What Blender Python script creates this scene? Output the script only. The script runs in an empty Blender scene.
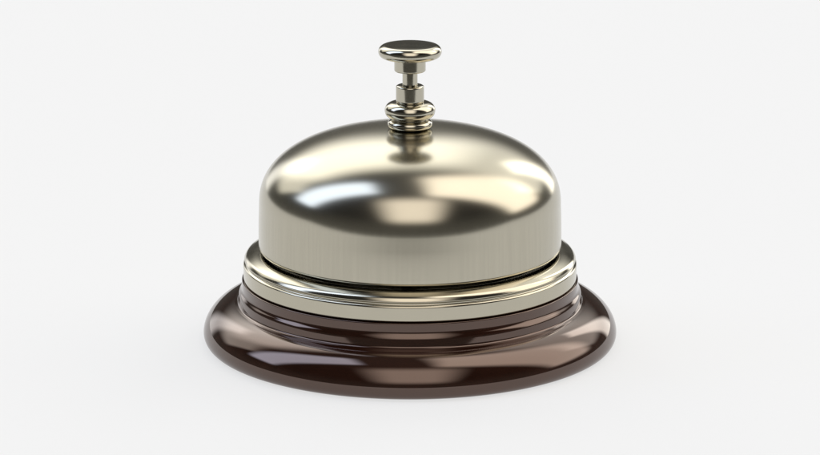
import bpy, bmesh, math
from mathutils import Vector
C = bpy.context.scene.collection
S = 0.0002            # metres per unit of the profiles below
Z0 = 5.0              # height of the underside of the base in profile units
TH = math.radians(14.8)
DIST = 0.62

# ------------------------------------------------------------------ helpers
def fillet(pts):
    out = []
    n = len(pts)
    for i, p in enumerate(pts):
        r, z = p[0], p[1]
        f = p[2] if len(p) > 2 else 0
        P = Vector((r, z))
        if i in (0, n-1) or f <= 0:
            out.append(P); continue
        A = Vector(pts[i-1][:2]); B = Vector(pts[i+1][:2])
        da = (A-P); db = (B-P)
        la, lb = da.length, db.length
        da.normalize(); db.normalize()
        t = min(f, la*0.48, lb*0.48)
        a = P+da*t; b = P+db*t
        for k in range(9):
            q = k/8
            out.append(a*(1-q)**2 + P*2*q*(1-q) + b*q*q)
    dense = []
    for i in range(len(out)-1):
        a, b = out[i], out[i+1]
        dense.append(a)
        L = (b-a).length
        if L > 1.2:
            for q in (0.04, 0.12, 0.5, 0.88, 0.96):
                dense.append(a.lerp(b, q))
    dense.append(out[-1])
    return dense

def arc(cr, cz, rr, rz, a0, a1, n):
    return [Vector((cr+rr*math.cos(math.radians(a0+(a1-a0)*i/n)), cz+rz*math.sin(math.radians(a0+(a1-a0)*i/n)))) for i in range(n+1)]

def lathe(name, profile, mat, parent, seg=256):
    bm = bmesh.new()
    rings = []
    for p in profile:
        r, z = p[0]*S, (p[1]-Z0)*S
        if r < 1e-7:
            rings.append([bm.verts.new((0, 0, z))])
        else:
            rings.append([bm.verts.new((r*math.cos(2*math.pi*k/seg), r*math.sin(2*math.pi*k/seg), z)) for k in range(seg)])
    for a, b in zip(rings, rings[1:]):
        for k in range(seg):
            k2 = (k+1) % seg
            if len(a) == 1 and len(b) == 1: continue
            if len(a) == 1: bm.faces.new((a[0], b[k2], b[k]))
            elif len(b) == 1: bm.faces.new((a[k], a[k2], b[0]))
            else: bm.faces.new((a[k], a[k2], b[k2], b[k]))
    bmesh.ops.recalc_face_normals(bm, faces=bm.faces)
    for f in bm.faces: f.smooth = True
    me = bpy.data.meshes.new(name); bm.to_mesh(me); bm.free()
    o = bpy.data.objects.new(name, me); C.objects.link(o)
    me.materials.append(mat)
    o.parent = parent
    return o

# ------------------------------------------------------------------ studio light (world)
def dirv(az, el):
    az, el = math.radians(az), math.radians(el)
    return Vector((math.sin(az)*math.cos(el), -math.cos(az)*math.cos(el), math.sin(el)))
VIEW = dirv(0, math.degrees(TH))
def refl(az, phi):
    n = dirv(az, phi)
    return (2*n.dot(VIEW)*n - VIEW).normalized()
# softboxes: (direction, half width, half height, softness, rgb intensity)
BOX = [
    (refl(-36, 41), 0.19, 0.50, 0.07, (2.25, 2.6, 3.35)),    # cool window light, left
    (refl(1, 29),   0.34, 0.46, 0.20, (1.75, 1.60, 1.45)),   # over the front
    (refl(39, 42),  0.36, 0.75, 0.12, (2.5, 2.3, 2.08)),     # right
    (refl(-44, 69), 0.45, 0.28, 0.16, (1.3, 1.28, 1.22)),    # broad, upper left
    (refl(76, 32),  0.12, 0.60, 0.05, (3.0, 2.9, 2.7)),      # right rim strip
    (refl(-78, 30), 0.12, 0.60, 0.08, (1.6, 1.6, 1.6)),      # left rim strip
    (Vector((0.0, 0.75, 0.66)).normalized(), 1.5, 0.36, 0.16, (1.3, 1.28, 1.2)),  # broad back light
]
def sstep(a, b, x):
    t = max(0, min(1, (x-a)/(b-a))); return t*t*(3-2*t)
LOW = (0.11, 0.107, 0.098); MID = (0.03, 0.029, 0.027); HIGH = (0.09, 0.088, 0.083)
def frame(c):
    R = c.cross(Vector((0, 0, 1)))
    if R.length < 1e-3: R = Vector((1, 0, 0))
    R.normalize(); U = R.cross(c).normalized()
    return R, U
def env(d):
    t = sstep(0.0, 0.5, d.z); t2 = sstep(0.8, 1.0, d.z)
    col = [(LOW[i]*(1-t)+MID[i]*t)*(1-t2)+HIGH[i]*t2 for i in range(3)]
    for c, hw, hh, sf, rgb in BOX:
        k = d.dot(c)
        if k <= 0.02: continue
        R, U = frame(c)
        u, v = abs(d.dot(R)/k), abs(d.dot(U)/k)
        m = (1-sstep(hw-sf, hw+sf, u))*(1-sstep(hh-sf, hh+sf, v))
        for i in range(3): col[i] += m*rgb[i]
    return col
E = [0, 0, 0]; N = 0
for i in range(80):
    for j in range(160):
        s2 = (i+0.5)/80
        z = math.sqrt(1-s2); r = math.sqrt(s2); a = 2*math.pi*j/160
        c = env(Vector((r*math.cos(a), r*math.sin(a), z)))
        for q in range(3): E[q] += c[q]
        N += 1
E = [e/N for e in E]
TARGET = 0.910; GLOW = 0.67          # glow added to the white surface, thins the bell's shadow
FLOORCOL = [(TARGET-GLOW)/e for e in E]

w = bpy.data.worlds.new("World"); bpy.context.scene.world = w; w.use_nodes = True
nt = w.node_tree; nt.nodes.clear()
def nd(t, **kw):
    n = nt.nodes.new(t)
    for k, v in kw.items(): setattr(n, k, v)
    return n
def lk(a, b): nt.links.new(a, b)
out = nd('ShaderNodeOutputWorld'); bg = nd('ShaderNodeBackground'); lk(bg.outputs[0], out.inputs[0])
bg.inputs['Strength'].default_value = 1.0
tc = nd('ShaderNodeTexCoord'); D = tc.outputs['Generated']
def dot(v):
    n = nd('ShaderNodeVectorMath', operation='DOT_PRODUCT'); lk(D, n.inputs[0]); n.inputs[1].default_value = v
    return n.outputs['Value']
def mth(op, a, b=None):
    n = nd('ShaderNodeMath', operation=op)
    for i, x in enumerate((a, b)):
        if x is None: continue
        if isinstance(x, (int, float)): n.inputs[i].default_value = x
        else: lk(x, n.inputs[i])
    return n.outputs[0]
def ss(x, a, b, t0, t1):
    n = nd('ShaderNodeMapRange', interpolation_type='SMOOTHSTEP'); lk(x, n.inputs[0])
    n.inputs[1].default_value = a; n.inputs[2].default_value = b; n.inputs[3].default_value = t0; n.inputs[4].default_value = t1
    return n.outputs[0]
z = dot((0, 0, 1))
mx = nd('ShaderNodeMix', data_type='RGBA'); lk(ss(z, 0.0, 0.5, 0, 1), mx.inputs[0])
mx.inputs[6].default_value = (*LOW, 1); mx.inputs[7].default_value = (*MID, 1)
mx2 = nd('ShaderNodeMix', data_type='RGBA'); lk(ss(z, 0.8, 1.0, 0, 1), mx2.inputs[0])
lk(mx.outputs[2], mx2.inputs[6]); mx2.inputs[7].default_value = (*HIGH, 1)
cur = mx2.outputs[2]
for c, hw, hh, sf, rgb in BOX:
    R, U = frame(c)
    k = dot(c); kk = mth('MAXIMUM', k, 0.02)
    u = mth('ABSOLUTE', mth('DIVIDE', dot(R), kk)); v = mth('ABSOLUTE', mth('DIVIDE', dot(U), kk))
    m = mth('MULTIPLY', ss(u, hw-sf, hw+sf, 1, 0), ss(v, hh-sf, hh+sf, 1, 0))
    m = mth('MULTIPLY', m, mth('GREATER_THAN', k, 0.02))
    sc = nd('ShaderNodeVectorMath', operation='SCALE'); sc.inputs[0].default_value = rgb; lk(m, sc.inputs['Scale'])
    ad = nd('ShaderNodeVectorMath', operation='ADD'); lk(cur, ad.inputs[0]); lk(sc.outputs[0], ad.inputs[1])
    cur = ad.outputs[0]
lk(cur, bg.inputs[0])

# ------------------------------------------------------------------ materials
def new_mat(name):
    m = bpy.data.materials.new(name); m.use_nodes = True
    return m, m.node_tree, m.node_tree.nodes['Principled BSDF']
def metal(name, col, rough, var=0.02, streak=False):
    m, t, p = new_mat(name)
    p.inputs['Metallic'].default_value = 1
    tcn = t.nodes.new('ShaderNodeTexCoord'); mp = t.nodes.new('ShaderNodeMapping')
    t.links.new(tcn.outputs['Object'], mp.inputs[0])
    mp.inputs['Scale'].default_value = (1500, 1500, 25) if streak else (300, 300, 300)
    nz = t.nodes.new('ShaderNodeTexNoise'); t.links.new(mp.outputs[0], nz.inputs['Vector'])
    nz.inputs['Scale'].default_value = 1.0; nz.inputs['Detail'].default_value = 3
    fac = nz.outputs[0]
    if streak:      # faint vertical brushing on the straight wall only, the crown is polished
        sp = t.nodes.new('ShaderNodeSeparateXYZ'); t.links.new(tcn.outputs['Object'], sp.inputs[0])
        mr = t.nodes.new('ShaderNodeMapRange'); t.links.new(sp.outputs['Z'], mr.inputs[0])
        mr.inputs[1].default_value = 0.026; mr.inputs[2].default_value = 0.033
        mf = t.nodes.new('ShaderNodeMix'); t.links.new(mr.outputs[0], mf.inputs[0])
        t.links.new(fac, mf.inputs[2]); mf.inputs[3].default_value = 0.5
        fac = mf.outputs[0]
    r = t.nodes.new('ShaderNodeMapRange'); t.links.new(fac, r.inputs[0])
    r.inputs[1].default_value = 0.3; r.inputs[2].default_value = 0.7
    r.inputs[3].default_value = rough-var; r.inputs[4].default_value = rough+var
    t.links.new(r.outputs[0], p.inputs['Roughness'])
    cr = t.nodes.new('ShaderNodeValToRGB'); t.links.new(fac, cr.inputs[0])
    k = 0.035 if streak else 0.012
    cr.color_ramp.elements[0].position = 0.3; cr.color_ramp.elements[0].color = (*[c*(1-k) for c in col], 1)
    cr.color_ramp.elements[1].position = 0.7; cr.color_ramp.elements[1].color = (*[c*(1+k) for c in col], 1)
    t.links.new(cr.outputs[0], p.inputs['Base Color'])
    return m
m_dome = metal('brushed_nickel', (0.455, 0.428, 0.348), 0.19, 0.012, True)
m_plate = metal('polished_nickel', (0.465, 0.435, 0.35), 0.12)
m_knob = metal('polished_nickel_knob', (0.47, 0.445, 0.365), 0.10)
m_wood, t, p = new_mat('dark_lacquered_wood')
tcn = t.nodes.new('ShaderNodeTexCoord'); mp = t.nodes.new('ShaderNodeMapping'); t.links.new(tcn.outputs['Object'], mp.inputs[0])
mp.inputs['Scale'].default_value = (30, 400, 400)
nz = t.nodes.new('ShaderNodeTexNoise'); nz.inputs['Scale'].default_value = 1; nz.inputs['Detail'].default_value = 5
t.links.new(mp.outputs[0], nz.inputs['Vector'])
cr = t.nodes.new('ShaderNodeValToRGB'); t.links.new(nz.outputs[0], cr.inputs[0])
cr.color_ramp.elements[0].position = 0.3; cr.color_ramp.elements[0].color = (0.013, 0.0042, 0.0023, 1)
cr.color_ramp.elements[1].position = 0.7; cr.color_ramp.elements[1].color = (0.021, 0.0068, 0.0038, 1)
t.links.new(cr.outputs[0], p.inputs['Base Color'])
p.inputs['Roughness'].default_value = 0.035; p.inputs['IOR'].default_value = 1.93
p.inputs['Specular Tint'].default_value = (1.0, 0.77, 0.67, 1)
m_floor, t, p = new_mat('white_surface_added_glow')
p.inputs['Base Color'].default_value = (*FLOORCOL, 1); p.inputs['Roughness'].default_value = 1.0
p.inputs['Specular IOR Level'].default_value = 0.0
p.inputs['Emission Color'].default_value = (1, 1, 1, 1); p.inputs['Emission Strength'].default_value = GLOW  # added emission, no real lamp beneath; evens out brightness and shadow

# ------------------------------------------------------------------ setting
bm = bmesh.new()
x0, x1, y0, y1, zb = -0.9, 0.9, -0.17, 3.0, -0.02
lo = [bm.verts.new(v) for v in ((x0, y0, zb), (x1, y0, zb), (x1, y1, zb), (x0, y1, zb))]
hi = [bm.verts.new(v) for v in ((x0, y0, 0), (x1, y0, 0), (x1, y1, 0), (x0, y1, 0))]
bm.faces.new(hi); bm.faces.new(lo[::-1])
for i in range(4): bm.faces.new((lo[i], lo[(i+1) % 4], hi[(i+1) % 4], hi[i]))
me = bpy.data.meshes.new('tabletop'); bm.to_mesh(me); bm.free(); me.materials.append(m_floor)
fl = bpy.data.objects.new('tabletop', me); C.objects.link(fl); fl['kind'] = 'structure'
fl['label'] = 'plain white surface under the bell, with an added glow'

# ------------------------------------------------------------------ bell
bell = bpy.data.objects.new('service_bell', None); C.objects.link(bell)
bell.empty_display_size = 0.02
bell['label'] = 'shiny nickel reception call bell on a round dark brown wooden base'
bell['category'] = 'bell'

wood = [Vector(v) for v in fillet([(0, 5.1), (198, 5.1), (200, 5.3)])]
wood += arc(199, 16, 8.8, 10.5, -80, 0, 14)             # rounded underside of the rim
n = 60
for i in range(1, n+1):                                 # full convex rim
    q = i/n*math.radians(85)
    wood.append(Vector((173.3+34.5*math.cos(q)**(2/1.88), 16+31*math.sin(q)**(2/1.88))))
wood += fillet([tuple(wood[-1]), (172.8, 47.8, 2.0), (171.6, 57.0, 4.0), (168.9, 60.5, 3.5), (168.5, 70.5, 1), (120, 70.5), (0, 70.5)])[1:]
lathe('wooden_base', wood, m_wood, bell)
plate = [(0, 70.6), (164, 70.6, 0.5), (167, 72, 1.5), (167, 86.5, 2), (164.5, 88, 0.8), (164.5, 89.5, 0.8), (166.2, 91, 1.5), (164, 95, 3), (156, 98.5, 4), (147, 99, 3), (138, 95, 4), (0, 94)]
pl = lathe('base_plate', fillet(plate), m_plate, bell)

# dome shell
zc, cap, a, ex = 146, 77, 150.5, 2.36
prof = [(0, zc+cap-3)]
for i in range(1, 41):
    q = i/40*math.pi/2
    prof.append(((a-3.5)*math.sin(q)**(2/ex), zc+(cap-3)*max(0, math.cos(q))**(2/ex)))
prof += [(147.2, 130), (147.6, 106), (147.9, 103.5), (148.6, 102.4), (149.8, 102.2), (150.9, 103), (151.4, 105), (151.4, 108), (151.2, 125), (150.9, 136)]
for i in range(64, 0, -1):
    q = i/64*math.pi/2
    prof.append((a*math.sin(q)**(2/ex), zc+cap*max(0, math.cos(q))**(2/ex)))
prof += [(0, zc+cap)]
dome = lathe('bell_dome', prof, m_dome, bell, 320)

lathe('center_post', fillet([(0, 94.2), (9, 94.2, 0.5), (9, 216), (0, 216)]), m_plate, bell, 64)

nut = [Vector((0, 221)), Vector((15, 221))]
nut += arc(16, 227.6, 6.3, 4.8, -80, 82, 16)            # lower ring
nut += arc(17, 241.3, 8.2, 8.0, -84, 84, 24)            # large rounded ring
nut += [Vector((14.3, 249.6)), Vector((0, 249.6))]
lathe('collar_nut', nut, m_knob, bell, 128)
lathe('sleeve', fillet([(0, 249.7), (13.6, 249.7, 0.5), (14, 251, 0.6), (14, 265.5, 1.0), (12.5, 266.5, 0.6), (0, 266.5)]), m_knob, bell, 128)
pr = lathe('plunger', fillet([(0, 266.6), (7.5, 266.6, 0.3), (7.5, 283), (0, 283)]), m_knob, bell, 96)
lathe('plunger_collar', fillet([(0, 280.5), (14.8, 280.5, 0.8), (15.6, 281.5, 0.8), (15.6, 295.5), (0, 295.5)]), m_knob, pr, 128)
btn = [Vector((0, 294)), Vector((20, 294)), Vector((24, 294))] + arc(25.2, 300.4, 6.2, 6.4, -88, 86, 28) + [Vector((24, 306.9)), Vector((18, 307.1)), Vector((8, 307.2)), Vector((0, 307.2))]
lathe('push_button', btn, m_knob, pr, 160)

# ------------------------------------------------------------------ camera
cam = bpy.data.cameras.new('camera'); co = bpy.data.objects.new('camera', cam); C.objects.link(co)
tgt = Vector((0, 0, (121.0-Z0)*S))
co.location = tgt + VIEW*DIST
co.rotation_euler = (-VIEW).to_track_quat('-Z', 'Y').to_euler()
cam.sensor_width = 36; cam.lens = 36*DIST/(820*S)
cam.clip_start = 0.01; cam.clip_end = 100
sc = bpy.context.scene; sc.camera = co
sc.view_settings.view_transform = 'Standard'; sc.view_settings.look = 'None'; sc.view_settings.exposure = 0
